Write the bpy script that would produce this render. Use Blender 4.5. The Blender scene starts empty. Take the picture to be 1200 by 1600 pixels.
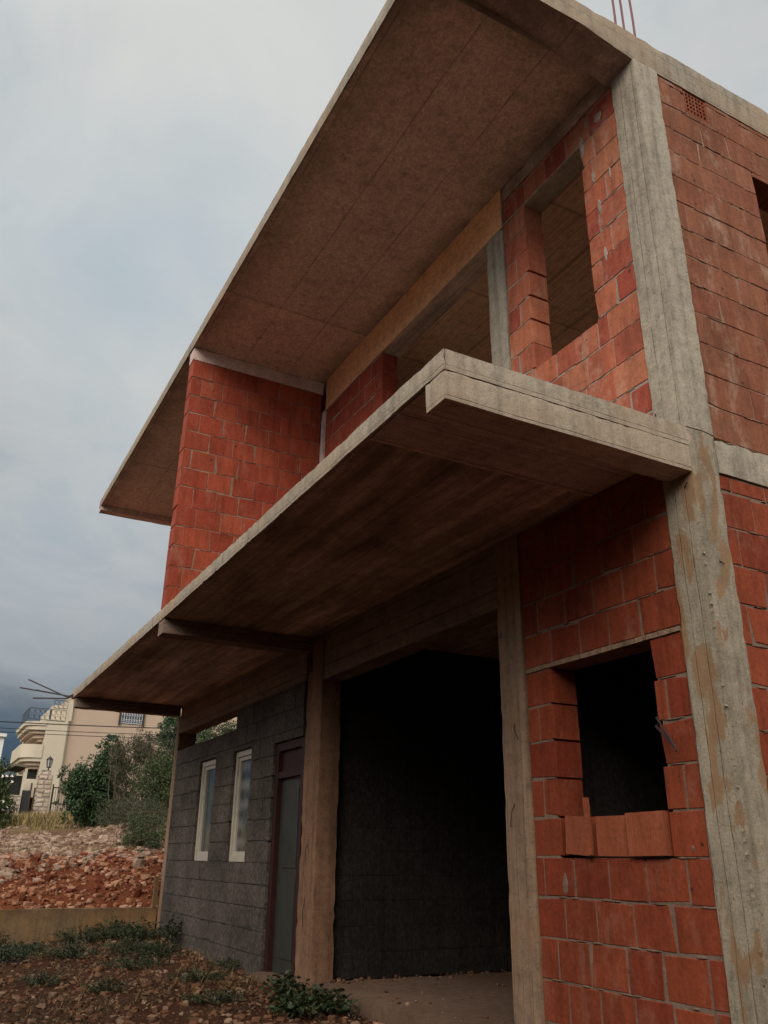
import bpy, bmesh, math, random
from mathutils import Vector, Matrix, noise
C = bpy.context.scene.collection
R = math.radians
def T(o, label=None, cat=None, group=None, kind=None):
    for k, v in (('label', label), ('category', cat), ('group', group), ('kind', kind)):
        if v: o[k] = v
    return o
def empty(name, label, cat, loc=(0, 0, 0), rz=0, group=None):
    o = bpy.data.objects.new(name, None); C.objects.link(o)
    o.location = loc; o.rotation_euler = (0, 0, rz); o.empty_display_size = .2
    return T(o, label, cat, group)
# ------------------------------------------------------------------ mesh helpers
class MB:
    def __init__(s): s.v = []; s.f = []
    def add(s, vs, fs):
        b = len(s.v); s.v += [tuple(q) for q in vs]; s.f += [tuple(b + i for i in f) for f in fs]; return b
    def box(s, lo, hi, M=None):
        x0, y0, z0 = lo; x1, y1, z1 = hi
        vs = [(x0, y0, z0), (x1, y0, z0), (x1, y1, z0), (x0, y1, z0), (x0, y0, z1), (x1, y0, z1), (x1, y1, z1), (x0, y1, z1)]
        if M: vs = [M @ Vector(q) for q in vs]
        s.add(vs, [(0, 3, 2, 1), (4, 5, 6, 7), (0, 1, 5, 4), (1, 2, 6, 5), (2, 3, 7, 6), (3, 0, 4, 7)])
    def tube(s, pts, r0, r1=None, n=6, cap=True):
        r1 = r0 if r1 is None else r1; pts = [Vector(p) for p in pts]; m = len(pts); b = len(s.v); vs = []
        for i, p in enumerate(pts):
            d = (pts[min(i + 1, m - 1)] - pts[max(i - 1, 0)]).normalized()
            a = d.orthogonal().normalized() if i == 0 else (a - d * a.dot(d)).normalized()
            c = d.cross(a); r = r0 + (r1 - r0) * i / max(1, m - 1)
            vs += [p + (a * math.cos(6.2832 * k / n) + c * math.sin(6.2832 * k / n)) * r for k in range(n)]
        fs = [(i * n + k, i * n + (k + 1) % n, (i + 1) * n + (k + 1) % n, (i + 1) * n + k) for i in range(m - 1) for k in range(n)]
        if cap: fs += [tuple(range(n - 1, -1, -1)), tuple((m - 1) * n + k for k in range(n))]
        s.add(vs, fs)
    def build(s, name, mat, parent=None, smooth=None, fix=False):
        me = bpy.data.meshes.new(name); me.from_pydata(s.v, [], s.f); me.materials.append(mat)
        if fix:
            bm = bmesh.new(); bm.from_mesh(me); bmesh.ops.recalc_face_normals(bm, faces=bm.faces); bm.to_mesh(me); bm.free()
        if smooth is not None:
            me.shade_smooth(); me.set_sharp_from_angle(angle=R(smooth))
        o = bpy.data.objects.new(name, me); C.objects.link(o)
        if parent: o.parent = parent
        return o
def nz(p, f): return noise.noise(Vector(p) * f)
def rbox(mb, lo, hi, step=.06, amp=.003, edge=.006, warp=None, seed=0.):
    """a cast concrete block: finely divided faces, wavering sides and chipped arrises"""
    st = (step,) * 3 if not isinstance(step, tuple) else step
    n = [max(1, round((hi[i] - lo[i]) / st[i])) for i in range(3)]
    idx = {}; base = len(mb.v); vs = []
    ctr = [(lo[i] + hi[i]) / 2 for i in range(3)]
    def V(i, j, k):
        key = (i, j, k)
        if key in idx: return idx[key]
        t = (i, j, k); p = [lo[a] + (hi[a] - lo[a]) * t[a] / n[a] for a in range(3)]
        onf = [a for a in range(3) if t[a] in (0, n[a])]
        q = Vector(p) + Vector((seed, seed * 1.7, seed * .3))
        for a in onf:
            sg = -1 if t[a] == 0 else 1
            o = amp * (noise.noise(q * 1.3 + Vector((a * 9., 0, 0))) + .6 * noise.noise(q * 7 + Vector((0, a * 5., 0))))
            if len(onf) > 1: o -= edge * (.3 + max(0, noise.noise(q * 17)) * 1.5 + max(0, noise.noise(q * 6)) * .5)
            p[a] += sg * o
        if warp: p = warp(p)
        idx[key] = base + len(vs); vs.append(tuple(p)); return idx[key]
    fs = []
    for a in range(3):
        b, c = (a + 1) % 3, (a + 2) % 3
        for side in (0, n[a]):
            for i in range(n[b]):
                for j in range(n[c]):
                    def K(ii, jj):
                        t = [0, 0, 0]; t[a] = side; t[b] = ii; t[c] = jj; return V(*t)
                    f = (K(i, j), K(i + 1, j), K(i + 1, j + 1), K(i, j + 1))
                    fs.append(f if side else f[::-1])
    mb.v += vs; mb.f += fs
def skin(o, mat, n):
    o.data.materials.append(mat); n = Vector(n)
    for f in o.data.polygons:
        if f.normal.dot(n) > .6: f.material_index = 1
    return o
def conc(name, lo, hi, mat, parent, face=None, **k):
    m = MB(); rbox(m, lo, hi, **k); o = m.build(name, mat, parent, smooth=38)
    for fm, fn in face or (): skin(o, fm, fn) if len(o.data.materials) == 1 else [setattr(f, 'material_index', 1) for f in o.data.polygons if f.normal.dot(Vector(fn)) > .6]
    return o
# ------------------------------------------------------------------ materials
class NT:
    def __init__(s, name, rough=.85, spec=.3):
        s.m = bpy.data.materials.new(name); s.m.use_nodes = True; s.t = s.m.node_tree
        s.b = s.t.nodes['Principled BSDF']; s.b.inputs['Roughness'].default_value = rough
        s.b.inputs['Specular IOR Level'].default_value = spec
    def n(s, ty, **kw):
        x = s.t.nodes.new(ty)
        for k, v in kw.items():
            if k[0] == '_': setattr(x, k[1:], v)
            else: s.set(x.inputs[int(k[1:]) if k[0] == 'i' and k[1:].isdigit() else k.replace('__', ' ')], v)
        return x
    def set(s, sock, v):
        if isinstance(v, bpy.types.NodeSocket): s.t.links.new(v, sock)
        elif isinstance(v, bpy.types.Node): s.t.links.new(v.outputs[0], sock)
        else: sock.default_value = v
    def co(s, scale=(1, 1, 1), loc=(0, 0, 0), kind='Object'):
        t = s.n('ShaderNodeTexCoord').outputs[kind]
        return s.n('ShaderNodeMapping', i0=t, Scale=scale, Location=loc).outputs[0]
    def noise(s, vec, scale, detail=5, rough=.6, dist=0.): return s.n('ShaderNodeTexNoise', Vector=vec, Scale=scale, Detail=detail, Roughness=rough, Distortion=dist).outputs[0]
    def math(s, op, a, b=0., c=0.): return s.n('ShaderNodeMath', _operation=op, i0=a, i1=b, i2=c).outputs[0]
    def ramp(s, fac, stops, interp='LINEAR'):
        r = s.n('ShaderNodeValToRGB', i0=fac); cr = r.color_ramp; cr.interpolation = interp
        while len(cr.elements) < len(stops): cr.elements.new(.5)
        for e, (p, c) in zip(cr.elements, stops):
            e.position = p; e.color = (c, c, c, 1) if isinstance(c, (int, float)) else (*c, 1)
        return r.outputs[0]
    def mr(s, v, a, b, c=0., d=1.): return s.n('ShaderNodeMapRange', i0=v, i1=a, i2=b, i3=c, i4=d).outputs[0]
    def mix(s, f, a, b, mode='MIX'):
        x = s.n('ShaderNodeMix', _data_type='RGBA', _blend_type=mode)
        for k, v in ((0, f), (6, a), (7, b)):
            if isinstance(v, tuple): v = (*v, 1)[:4]
            s.set(x.inputs[k], v)
        return x.outputs[2]
    def island(s): return s.n('ShaderNodeNewGeometry').outputs['Random Per Island']
    def done(s, col, h=None, strength=.4, dist=.01):
        s.set(s.b.inputs['Base Color'], (*col, 1) if isinstance(col, tuple) else col)
        if h is not None: s.set(s.b.inputs['Normal'], s.n('ShaderNodeBump', Strength=strength, Distance=dist, Height=h).outputs[0])
        return s.m
def clay(name, stops, smear=.35, tone=1.0, seed=0.):
    t = NT(name, .9, .2); isl = t.island(); co = t.co(loc=(seed, seed, seed))
    c = t.ramp(isl, [(i / (len(stops) - 1), tuple(q * tone for q in s)) for i, s in enumerate(stops)])
    st = t.noise(t.co((22, 22, 2.6)), 1., 5, .65)
    c = t.mix(1., c, t.ramp(st, [(.25, .68), (.5, 1.), (.75, 1.2)]), 'MULTIPLY')
    big = t.noise(co, 2.3, 5, .65)
    c = t.mix(1., c, t.ramp(big, [(.3, .68), (.55, 1.), (.8, 1.12)]), 'MULTIPLY')
    sp = t.noise(co, 55, 3, .6)
    c = t.mix(1., c, t.ramp(sp, [(.3, .78), (.5, 1.), (.7, 1.1)]), 'MULTIPLY')
    c = t.mix(t.mr(t.noise(t.co(loc=(seed, 8, 1)), 6.5, 6, .7), .55, .7, 0, .3), c, tuple(min(1, 1.35 * q + .03) for q in stops[0]))
    sm = t.math('MULTIPLY', t.mr(t.noise(t.co((5, 5, 2.6), (seed + 3, 1, 2)), 1.4, 9, .72), .54, .76), smear)
    c = t.mix(sm, c, (.4, .3, .235))
    vo = t.n('ShaderNodeTexVoronoi', Vector=t.co(loc=(seed, 0, 0)), Scale=5.5).outputs[0]; c = t.mix(t.mr(vo, .045, .065, .85, 0.), c, (.05, .016, .01))
    dk = t.mr(t.noise(t.co((14, 14, 7), (seed + 7, 2, 5)), 1., 6, .75), .66, .78, 0, .55)
    c = t.mix(dk, c, (.07, .03, .02))
    sep = t.n('ShaderNodeSeparateXYZ', i0=t.co()); ax = t.math('ADD', sep.outputs[0], sep.outputs[1])
    gr = t.math('SINE', t.math('MULTIPLY', ax, 420.))
    h = t.math('ADD', t.math('MULTIPLY', gr, .16), t.math('ADD', st, t.math('MULTIPLY', sp, .8)))
    return t.done(c, h, .5, .004)
def concrete(name, base, alt, patch=None, pf=(.6, .7), board=None, bw=.16, dark=.5, streak=True, cross=None, bt=.5, seed=0., lw=.03, warm=None, bump=.5, grain=1., edge=None, coarse=0., along=0.):
    """grey cast concrete; board = axis index whose coordinate numbers the form boards"""
    t = NT(name, .92, .18); co = t.co(loc=(seed, 2 * seed, seed))
    n1 = t.noise(co, 1.6, 8, .68, .3); n2 = t.noise(co, 13, 6, .7); n3 = t.noise(co, 90, 4, .7)
    c = t.mix(t.mr(n1, .35, .68), base, alt)
    c = t.mix(1., c, t.ramp(n2, [(.28, .66), (.5, 1.), (.75, 1.17)]), 'MULTIPLY')
    c = t.mix(1., c, t.ramp(n3, [(.28, .66), (.5, 1.), (.72, 1.22)]), 'MULTIPLY')
    vo = t.n('ShaderNodeTexVoronoi', Vector=co, Scale=26.).outputs[0]; hole = t.math('MULTIPLY', t.mr(vo, .10, .16, 1., 0.), t.mr(t.noise(co, 3.3, 3, .6), .5, .62)); c = t.mix(t.math('MULTIPLY', hole, .75), c, tuple(q * .2 for q in base))
    pit = t.noise(co, 38, 3, .6); c = t.mix(t.mr(pit, .68, .74, 0, .6), c, tuple(q * .3 for q in base))
    c = t.mix(t.mr(t.noise(co, 21, 5, .7), .62, .75, 0, .3), c, tuple(min(1, q * 1.5) for q in base))
    if along: c = t.mix(along, c, t.mix(1., c, t.ramp(t.noise(t.co((.55, 5.5, 1.), (seed, 2, 0)), 1., 7, .62, .3), [(.3, .4), (.5, .95), (.68, 1.6)]), 'MULTIPLY'))
    if coarse: c = t.mix(coarse, c, t.mix(1., c, t.ramp(t.noise(t.co((38, 38, 22), (seed, 1, 1)), 1., 6, .8), [(.3, .25), (.47, .8), (.7, 2.1)]), 'MULTIPLY'))
    if streak:
        s = t.noise(t.co((16, 16, .9), (seed, 0, 0)), 1., 6, .65)
        c = t.mix(1., c, t.ramp(s, [(.3, .62), (.52, 1.), (.8, 1.1)]), 'MULTIPLY')
    if warm: c = t.mix(t.mr(t.noise(t.co(loc=(seed + 4, 0, 0)), .9, 5, .6), .4, .65, 0, .8), c, warm)
    if patch:
        pn = t.noise(t.co((6.5, 6.5, 2.4), (seed + 9, 4, 0)), 1., 6, .6, .4)
        c = t.mix(t.mr(pn, pf[0], pf[1], 0, .8), c, patch)
    d = t.mr(t.noise(t.co(loc=(seed + 20, 3, 3)), 2.4, 9, .75, .4), .58, .8, 0, dark)
    c = t.mix(d, c, tuple(q * .3 for q in base))
    h = t.math('ADD', t.math('MULTIPLY', n3, .5), t.math('MULTIPLY', n2, 1.1))
    sep = t.n('ShaderNodeSeparateXYZ', i0=t.co())
    wob = t.math('MULTIPLY', t.math('SUBTRACT', t.noise(co, 2.2, 3, .5), .5), .025)
    def lines(ax, w, off, width, amount, fade=1.):
        nonlocal c, h
        u = t.math('DIVIDE', t.math('ADD', t.math('ADD', sep.outputs[ax], off), wob), w)
        fr = t.math('FRACT', u); e = t.math('MINIMUM', fr, t.math('SUBTRACT', 1., fr))
        ln = t.mr(e, 0., width / w, 1., 0.)
        ln = t.math('MULTIPLY', ln, t.mr(t.noise(co, 3.1, 5, .7), .3, .6, .15, 1.))
        wn = t.n('ShaderNodeTexWhiteNoise', _noise_dimensions='1D', W=t.math('FLOOR', u)).outputs[0]
        c = t.mix(1., c, t.ramp(wn, [(0, 1 - bt * .5), (1, 1 + bt * .25)]), 'MULTIPLY')
        c = t.mix(t.math('MULTIPLY', ln, amount), c, tuple(q * .25 for q in base))
        h = t.math('ADD', h, t.math('ADD', t.math('MULTIPLY', wn, .8), t.math('MULTIPLY', ln, -.9)))
    if edge:                                                        # damp stain running along one side: (axis, where it starts, where it is gone)
        for ea, e0, e1 in edge:
            m_ = t.math('MULTIPLY', t.mr(sep.outputs[ea], e0, e1, 1., 0.), t.mr(t.noise(t.co((3, 3, 3), (seed, 5, 0)), 1., 6, .7), .32, .6, .15, .8))
            c = t.mix(m_, c, tuple(q * .28 for q in base))
    if board is not None:
        lines(board, bw, 20.03, lw, .75 if grain else .4)
        g = [1.2, 1.2, 1.2]; g[board] = 40.
        c = t.mix(grain, c, t.mix(1., c, t.ramp(t.noise(t.co(tuple(g)), 1., 4, .6), [(.3, .72), (.5, 1.), (.72, 1.12)]), 'MULTIPLY'))
    if cross: lines(cross[0], cross[1], cross[2], .02, .7)
    return t.done(c, h, bump, .006)
def plain(name, col, rough=.7, spec=.3, var=.25, sc=12, metal=0.):
    t = NT(name, rough, spec); t.b.inputs['Metallic'].default_value = metal
    n = t.noise(t.co(), sc, 6, .7)
    return t.done(t.mix(1., col, t.ramp(n, [(.25, 1 - var), (.5, 1.), (.75, 1 + var * .5)]), 'MULTIPLY'), n, .25, .003)
def leafy(name, stops, rough=.55, trans=.0):
    t = NT(name, rough, .35)
    c = t.ramp(t.island(), [(i / (len(stops) - 1), s) for i, s in enumerate(stops)])
    c = t.mix(1., c, t.ramp(t.noise(t.co(), 1.7, 3, .6), [(.3, .7), (.7, 1.2)]), 'MULTIPLY')
    return t.done(c)
def stones(name, stops, tint=None):
    t = NT(name, .95, .15); co = t.co()
    c = t.ramp(t.island(), [(i / (len(stops) - 1), s) for i, s in enumerate(stops)])
    n = t.noise(co, 9, 7, .7)
    c = t.mix(1., c, t.ramp(n, [(.28, .62), (.5, 1.), (.75, 1.2)]), 'MULTIPLY')
    if tint: c = t.mix(t.mr(t.noise(t.co(loc=(3, 0, 0)), .8, 5, .6), .42, .6, 0, .85), c, tint)
    return t.done(c, t.noise(co, 30, 5, .7), .6, .01)

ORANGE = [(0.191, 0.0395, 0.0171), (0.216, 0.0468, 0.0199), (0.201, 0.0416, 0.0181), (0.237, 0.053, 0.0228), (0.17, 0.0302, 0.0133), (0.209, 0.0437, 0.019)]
RED = [(0.27, 0.0495, 0.0272), (0.322, 0.0644, 0.0334), (0.247, 0.0446, 0.0251), (0.356, 0.0792, 0.0397), (0.287, 0.0545, 0.0293)]
PINK = [(0.223, 0.087, 0.0487), (0.211, 0.0783, 0.0426), (0.198, 0.0696, 0.0381), (0.229, 0.0928, 0.0532), (0.208, 0.0754, 0.0414), (0.18, 0.051, 0.0291)]
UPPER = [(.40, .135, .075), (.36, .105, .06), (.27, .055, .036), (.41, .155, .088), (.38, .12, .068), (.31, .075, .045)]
M = {}
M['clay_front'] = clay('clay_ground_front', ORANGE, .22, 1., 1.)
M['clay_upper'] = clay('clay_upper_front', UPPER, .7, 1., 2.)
M['clay_fin'] = clay('clay_fin', RED, .3, 1., 3.)
M['clay_side'] = clay('clay_side', PINK, .7, 1., 4.)
M['clay_loose'] = clay('clay_loose', [(0.223, 0.0624, 0.03), (0.236, 0.0676, 0.0325), (0.211, 0.052, 0.025)], .35, 1., 6.)
M['mortar'] = concrete('mortar', (.34, .29, .25), (.25, .2, .17), streak=False, dark=.4, bump=.9)
M['mortar_clay'] = concrete('mortar_clay', (.3, .2, .15), (.15, .075, .05), streak=False, dark=.4, bump=.9)
M['mortar_brown'] = concrete('mortar_brown', (0.21, 0.149, 0.114), (0.14, 0.093, 0.072), streak=False, dark=.4, bump=.9)
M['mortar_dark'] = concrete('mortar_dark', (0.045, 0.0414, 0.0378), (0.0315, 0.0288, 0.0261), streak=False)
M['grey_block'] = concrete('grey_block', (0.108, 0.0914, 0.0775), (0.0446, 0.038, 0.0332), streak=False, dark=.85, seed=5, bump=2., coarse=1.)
M['garage_block'] = concrete('garage_block', (0.0279, 0.024, 0.0216), (0.0161, 0.0138, 0.0126), dark=.7, seed=15, bump=1.5, coarse=.8)  # interior shade put into the near-black block colour
M['column'] = concrete('column_concrete', (0.33, 0.284, 0.218), (0.26, 0.227, 0.176), patch=(0.25, 0.145, 0.075), pf=(.545, .58), dark=.8, seed=1, bump=.8, board=0, bw=.067, lw=.004, bt=.16, grain=0.)
M['column_up'] = concrete('upper_column_concrete', (0.351, 0.312, 0.251), (0.285, 0.251, 0.205), dark=.6, seed=2, bump=.7, board=0, bw=.1, lw=.004, bt=.14, grain=0.)
M['column_brown'] = concrete('brown_column_concrete', (0.245, 0.14, 0.0884), (0.18, 0.101, 0.065), dark=.6, seed=3, bump=.8, board=0, bw=.083, lw=.005, bt=.3, grain=0.)
M['column_tan'] = concrete('tan_column_concrete', (0.297, 0.203, 0.141), (0.225, 0.152, 0.104), patch=(0.27, 0.156, 0.0888), pf=(.56, .62), dark=.6, seed=23, bump=.8, board=0, bw=.083, lw=.005, bt=.3, grain=0.)
M['fascia'] = concrete('fascia_concrete', (0.34, 0.296, 0.24), (0.264, 0.227, 0.184), warm=(0.34, 0.243, 0.16), dark=.65, board=2, bw=.152, lw=.003, bt=.14, grain=0., seed=4, bump=.8)
M['roof'] = concrete('roof_concrete', (0.665, 0.482, 0.405), (0.527, 0.376, 0.315), board=1, bw=.49, lw=.007, cross=(0, 4.1, 20.1), dark=.7, streak=False, seed=6, bt=.16, grain=.2, bump=.9, edge=[(1, -1.46, -1.15), (0, -.22, -.42), (1, -.0, -.2)], coarse=.4)
M['balcony'] = concrete('balcony_concrete', (0.544, 0.41, 0.351), (0.29, 0.22, 0.195), board=1, bw=.13, lw=.006, dark=.75, streak=False, seed=7, bt=.4, grain=.6, along=1.)
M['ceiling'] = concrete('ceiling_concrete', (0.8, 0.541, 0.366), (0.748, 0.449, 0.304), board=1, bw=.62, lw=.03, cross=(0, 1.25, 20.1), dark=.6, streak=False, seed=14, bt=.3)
M['strip'] = concrete('strip_concrete', (0.646, 0.499, 0.444), (0.503, 0.37, 0.33), board=0, bw=.28, lw=.01, dark=.45, streak=False, seed=8, bt=.25)
M['beam'] = concrete('beam_concrete', (0.252, 0.181, 0.143), (0.156, 0.112, 0.091), board=2, bw=.13, lw=.014, dark=.5, streak=False, seed=9)
M['tan_beam'] = concrete('tan_beam_concrete', (.8, .44, .235), (.66, .34, .17), dark=.35, streak=False, seed=10, coarse=.25)
M['floor'] = concrete('floor_concrete', (0.149, 0.095, 0.0684), (0.108, 0.0646, 0.0432), dark=.4, streak=False, seed=11)
M['lowwall'] = concrete('low_wall_concrete', (.27, .165, .085), (.17, .125, .075), dark=.85, seed=12, warm=(.36, .15, .05), edge=[(2, .32, .17)])
M['steel'] = plain('rusty_steel', (.03, .018, .02), .7, .4)
M['rebar_red'] = plain('rebar_oxide', (.16, .035, .045), .6, .4)
M['pvc'] = plain('white_pvc', (0.414, 0.38, 0.316), .4, .5, .2, 5)
M['glass'] = plain('window_glass', (.06, .07, .072), .08, .9, .1)
t = NT('banded_glass', .1, .8); bl = t.n('ShaderNodeTexWave', _bands_direction='Z', Vector=t.co(), Scale=1.6, Distortion=2.5, Detail=3.).outputs[1]
M['glass_banded'] = t.done(t.mix(t.math('MULTIPLY', bl, t.mr(t.noise(t.co(), 3., 4, .6), .35, .65)), (.045, .05, .05), (.2, .2, .19)))  # pale wavy bands mixed into the dark pane colour
M['door_red'] = plain('door_red', (0.0272, 0.0072, 0.0066), .6, .3)
M['door_leaf'] = plain('door_leaf', (.028, .03, .026), .5, .4, .5, 6)
M['villa_pink'] = plain('villa_render_pink', (0.409, 0.314, 0.248), .9, .1, .07, .5)
M['villa_cream'] = plain('villa_render_cream', (0.484, 0.429, 0.343), .9, .1, .08, .6)
M['villa_dark'] = plain('villa_opening_shade', (.02, .018, .017), .3, .4)  # near-black colour paints the shade inside openings and the carport
M['villa_glass'] = plain('villa_window', (.06, .08, .1), .15, .5)
M['white_wall'] = plain('white_render', (.6, .6, .59), .9, .1, .06, .6)
M['iron'] = plain('black_iron', (.02, .02, .022), .5, .4)
M['pale_iron'] = plain('pale_iron', (.55, .57, .6), .5, .4)
M['cable'] = plain('cable_black', (.012, .012, .013), .6, .3)
M['roof_tile'] = plain('shed_roof', (.13, .11, .09), .9, .1)
M['wood'] = plain('weathered_wood', (.06, .04, .028), .9, .1)
M['lamp_glass'] = plain('lantern_glass', (.35, .36, .35), .3, .4)
M['bark'] = plain('bark', (.14, .11, .085), .95, .1, .5)
M['twig'] = plain('dry_twig', (0.112, 0.0863, 0.0638), .95, .1, .4)
M['leaf_dark'] = leafy('leaf_dark', [(.012, .03, .011), (.025, .055, .018), (.035, .075, .022), (.018, .042, .016)])
M['leaf_mid'] = leafy('leaf_mid', [(.026, .042, .012), (.042, .064, .017), (.055, .076, .022), (.02, .036, .01)])
M['leaf_olive'] = leafy('leaf_olive', [(0.03, 0.0378, 0.0144), (0.045, 0.0504, 0.0208), (0.024, 0.036, 0.0128), (0.0638, 0.063, 0.028)])
M['leaf_weed'] = leafy('leaf_weed', [(.012, .026, .009), (.022, .042, .014), (.016, .032, .011), (.04, .052, .018), (.075, .06, .03)])
M['litter'] = leafy('litter', [(.014, .022, .007), (.025, .034, .011), (.07, .038, .016), (.15, .095, .05), (.02, .026, .009), (.04, .026, .013), (.19, .13, .075)])
M['flower'] = plain('oleander_flower', (.75, .72, .7), .7, .2, .05)
M['dry_grass'] = leafy('dry_grass', [(.24, .17, .075), (.31, .23, .1), (.19, .14, .06), (.12, .105, .045)], .9)
M['stone_pale'] = stones('stone_pale', [(0.23, 0.154, 0.112), (0.304, 0.22, 0.168), (0.156, 0.0924, 0.0662), (0.368, 0.277, 0.219), (0.202, 0.128, 0.0903)], None)
M['stone_red'] = stones('stone_red', [(0.179, 0.057, 0.027), (0.315, 0.152, 0.0855), (0.105, 0.0285, 0.0144), (0.42, 0.257, 0.171), (0.158, 0.0427, 0.0198), (0.084, 0.0228, 0.0117), (0.357, 0.19, 0.113), (0.231, 0.0855, 0.0405)])
M['stone_fg'] = stones('stone_fg', [(.10, .045, .024), (.16, .08, .045), (.075, .034, .02), (.27, .18, .12), (.12, .052, .028), (.19, .105, .06), (.09, .05, .034)])
M['masonry'] = stones('masonry_stone', [(.42, .34, .27), (.5, .42, .34), (.36, .28, .21), (.46, .37, .28)])
# ------------------------------------------------------------------ block walls
def wall(name, mat, parent, plane, at, s0, s1, z0, z1, rh, bl, depth, openings=(), seed=1, mmat=None, gap=.008, extra=(), jit=1., rowz=None, zcap=None, gmin=.25, inset=.004):
    """courses of single blocks bedded on a recessed mortar core; plane 'y': face y=at looking to -y, plane 'x': face x=at looking to +x"""
    rnd = random.Random(seed)
    mp = (lambda s, z, d: (s, at + d, z)) if plane == 'y' else (lambda s, z, d: (at - d, s, z))
    b, m = MB(), MB()
    def sub(r, grow=0.):
        rs = [r]
        for o in openings:
            out = []
            for a0, a1, c0, c1 in rs:
                o0, o1, p0, p1 = o[0] - grow, o[1] + grow, o[2] - grow * .6, o[3] + grow * .6
                if a1 <= o0 or a0 >= o1 or c1 <= p0 or c0 >= p1: out.append((a0, a1, c0, c1)); continue
                if a0 < o0: out.append((a0, o0, c0, c1))
                if a1 > o1: out.append((o1, a1, c0, c1))
                x0, x1 = max(a0, o0), min(a1, o1)
                if c0 < p0: out.append((x0, x1, c0, p0))
                if c1 > p1: out.append((x0, x1, p1, c1))
            rs = out
        return rs
    def chunk(mb, r, g, dep, back, ch, j):
        a0, a1, c0, c1 = r
        if a1 - a0 < g * 2 + .006 or c1 - c0 < g * 2 + .006: return
        a0 += g; a1 -= g; c0 += g; c1 -= g
        q = lambda: rnd.uniform(-1, 1) * j
        dj = dep + q() * .45; tl = q() * .25; tz = q() * .2
        co = [(a0, c0), (a1, c0), (a1, c1), (a0, c1)]
        co = [(s + q() * .5, z + q() * .5) for s, z in co]
        D = lambda s, z: dj + tl * (s - a0) / (a1 - a0) + tz * (z - c0) / (c1 - c0)
        cs, cz = (a0 + a1) / 2, (c0 + c1) / 2
        big = ch > .002 and a1 - a0 > .1 and c1 - c0 > .1
        co = [(s + (rnd.uniform(.006, .022) * (1 if s < cs else -1) if big and rnd.random() < .09 else 0), z + (rnd.uniform(.004, .016) * (1 if z < cz else -1) if big and rnd.random() < .09 else 0)) for s, z in co]
        ins = lambda s, z: (s + (ch if s < cs else -ch), z + (ch if z < cz else -ch))
        vs = [mp(s, z, back) for s, z in co] + [mp(s, z, D(s, z) + ch) for s, z in co]
        vs += [mp(*ins(s, z), D(s, z)) for s, z in co]
        fs = [(3, 2, 1, 0)]
        for k in range(4):
            n = (k + 1) % 4; fs += [(k, n, 4 + n, 4 + k), (4 + k, 4 + n, 8 + n, 8 + k)]
        fs.append((8, 9, 10, 11)); mb.add(vs, fs)
    zs = rowz or []
    if not zs:
        z = z0
        while z < z1 - .02: zs.append((z, min(z + rh, z1))); z += rh
    for i, (c0, c1) in enumerate(zs):
        off = (i % 2) * bl * .5 + rnd.uniform(-.2, .2) * bl
        s = s0 - off; cuts = [s0]
        while s < s1:
            s += bl * rnd.uniform(.93, 1.06)
            if s - cuts[-1] > bl * .22 and s1 - s > bl * .22: cuts.append(s)
        cuts.append(s1)
        for o_ in openings:
            if c0 < o_[3] - .03 and c1 > o_[2] + .03:
                cuts = [min((q_ for q_ in o_[:2]), key=lambda v: abs(v - q)) if min(abs(q - o_[0]), abs(q - o_[1])) < .075 and q not in (s0, s1) else q for q in cuts]
        cuts = sorted(set(cuts))
        top = c1 if zcap is None else min(c1, 1e9)
        for a, e in zip(cuts[:-1], cuts[1:]):
            t = top
            if zcap is not None:
                lim = zcap((a + e) / 2)
                if c0 >= lim: continue
            gg = gap * rnd.uniform(gmin, .85)
            for r in sub((a, e, c0, t)): chunk(b, r, gg, 0., depth, .003, .0035 * jit)
        for a, e in ([(s0 + .012, s1 - .012)] if zcap is None else zip(cuts[:-1], cuts[1:])):
            if zcap is not None and c0 >= zcap((a + e) / 2): continue
            for r in sub((a, e, c0, c1), .03): chunk(m, r, -.001, inset, depth - .006, .001, 0)
        # squeezed mortar along the bed joints
        for _ in range(int((s1 - s0) * 5)):
            sx = rnd.uniform(s0 + .05, s1 - .05)
            if any(o[0] - .05 < sx < o[1] + .05 and o[2] - .03 < c0 < o[3] + .03 for o in openings): continue
            if zcap is not None and c0 >= zcap(sx) - .05: continue
            blob(m, mp, sx, c0 + rnd.uniform(-.004, .004), rnd.uniform(.02, .07), rnd.uniform(.003, .007), .004, rnd)
    for (s, z, rs, rz) in extra: blob(m, mp, s, z, rs, rz, .006, rnd)
    o = b.build(name, mat, parent, fix=True)
    m.build('mortar', mmat or M['mortar'], o, fix=True)
    return o
def blob(mb, mp, s, z, rs, rz, d, rnd):
    n = 10; vs = [mp(s, z, -d)]
    for ring, (k, dd) in enumerate(((.6, -.7), (1., .9))):
        for i in range(n):
            a = 6.2832 * i / n; q = k * rnd.uniform(.75, 1.2)
            vs.append(mp(s + math.cos(a) * rs * q, z + math.sin(a) * rz * q, d * dd))
    fs = [(0, 1 + i, 1 + (i + 1) % n) for i in range(n)] + [(1 + i, 1 + n + i, 1 + n + (i + 1) % n, 1 + (i + 1) % n) for i in range(n)]
    mb.add(vs, fs + [tuple(range(1 + n, 1 + 2 * n))[::-1]])
# ------------------------------------------------------------------ the unfinished house
H = empty('unfinished_house', 'unfinished two storey house of bare red clay blocks and raw concrete with a balcony slab', 'building')
D = 7.0
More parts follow.
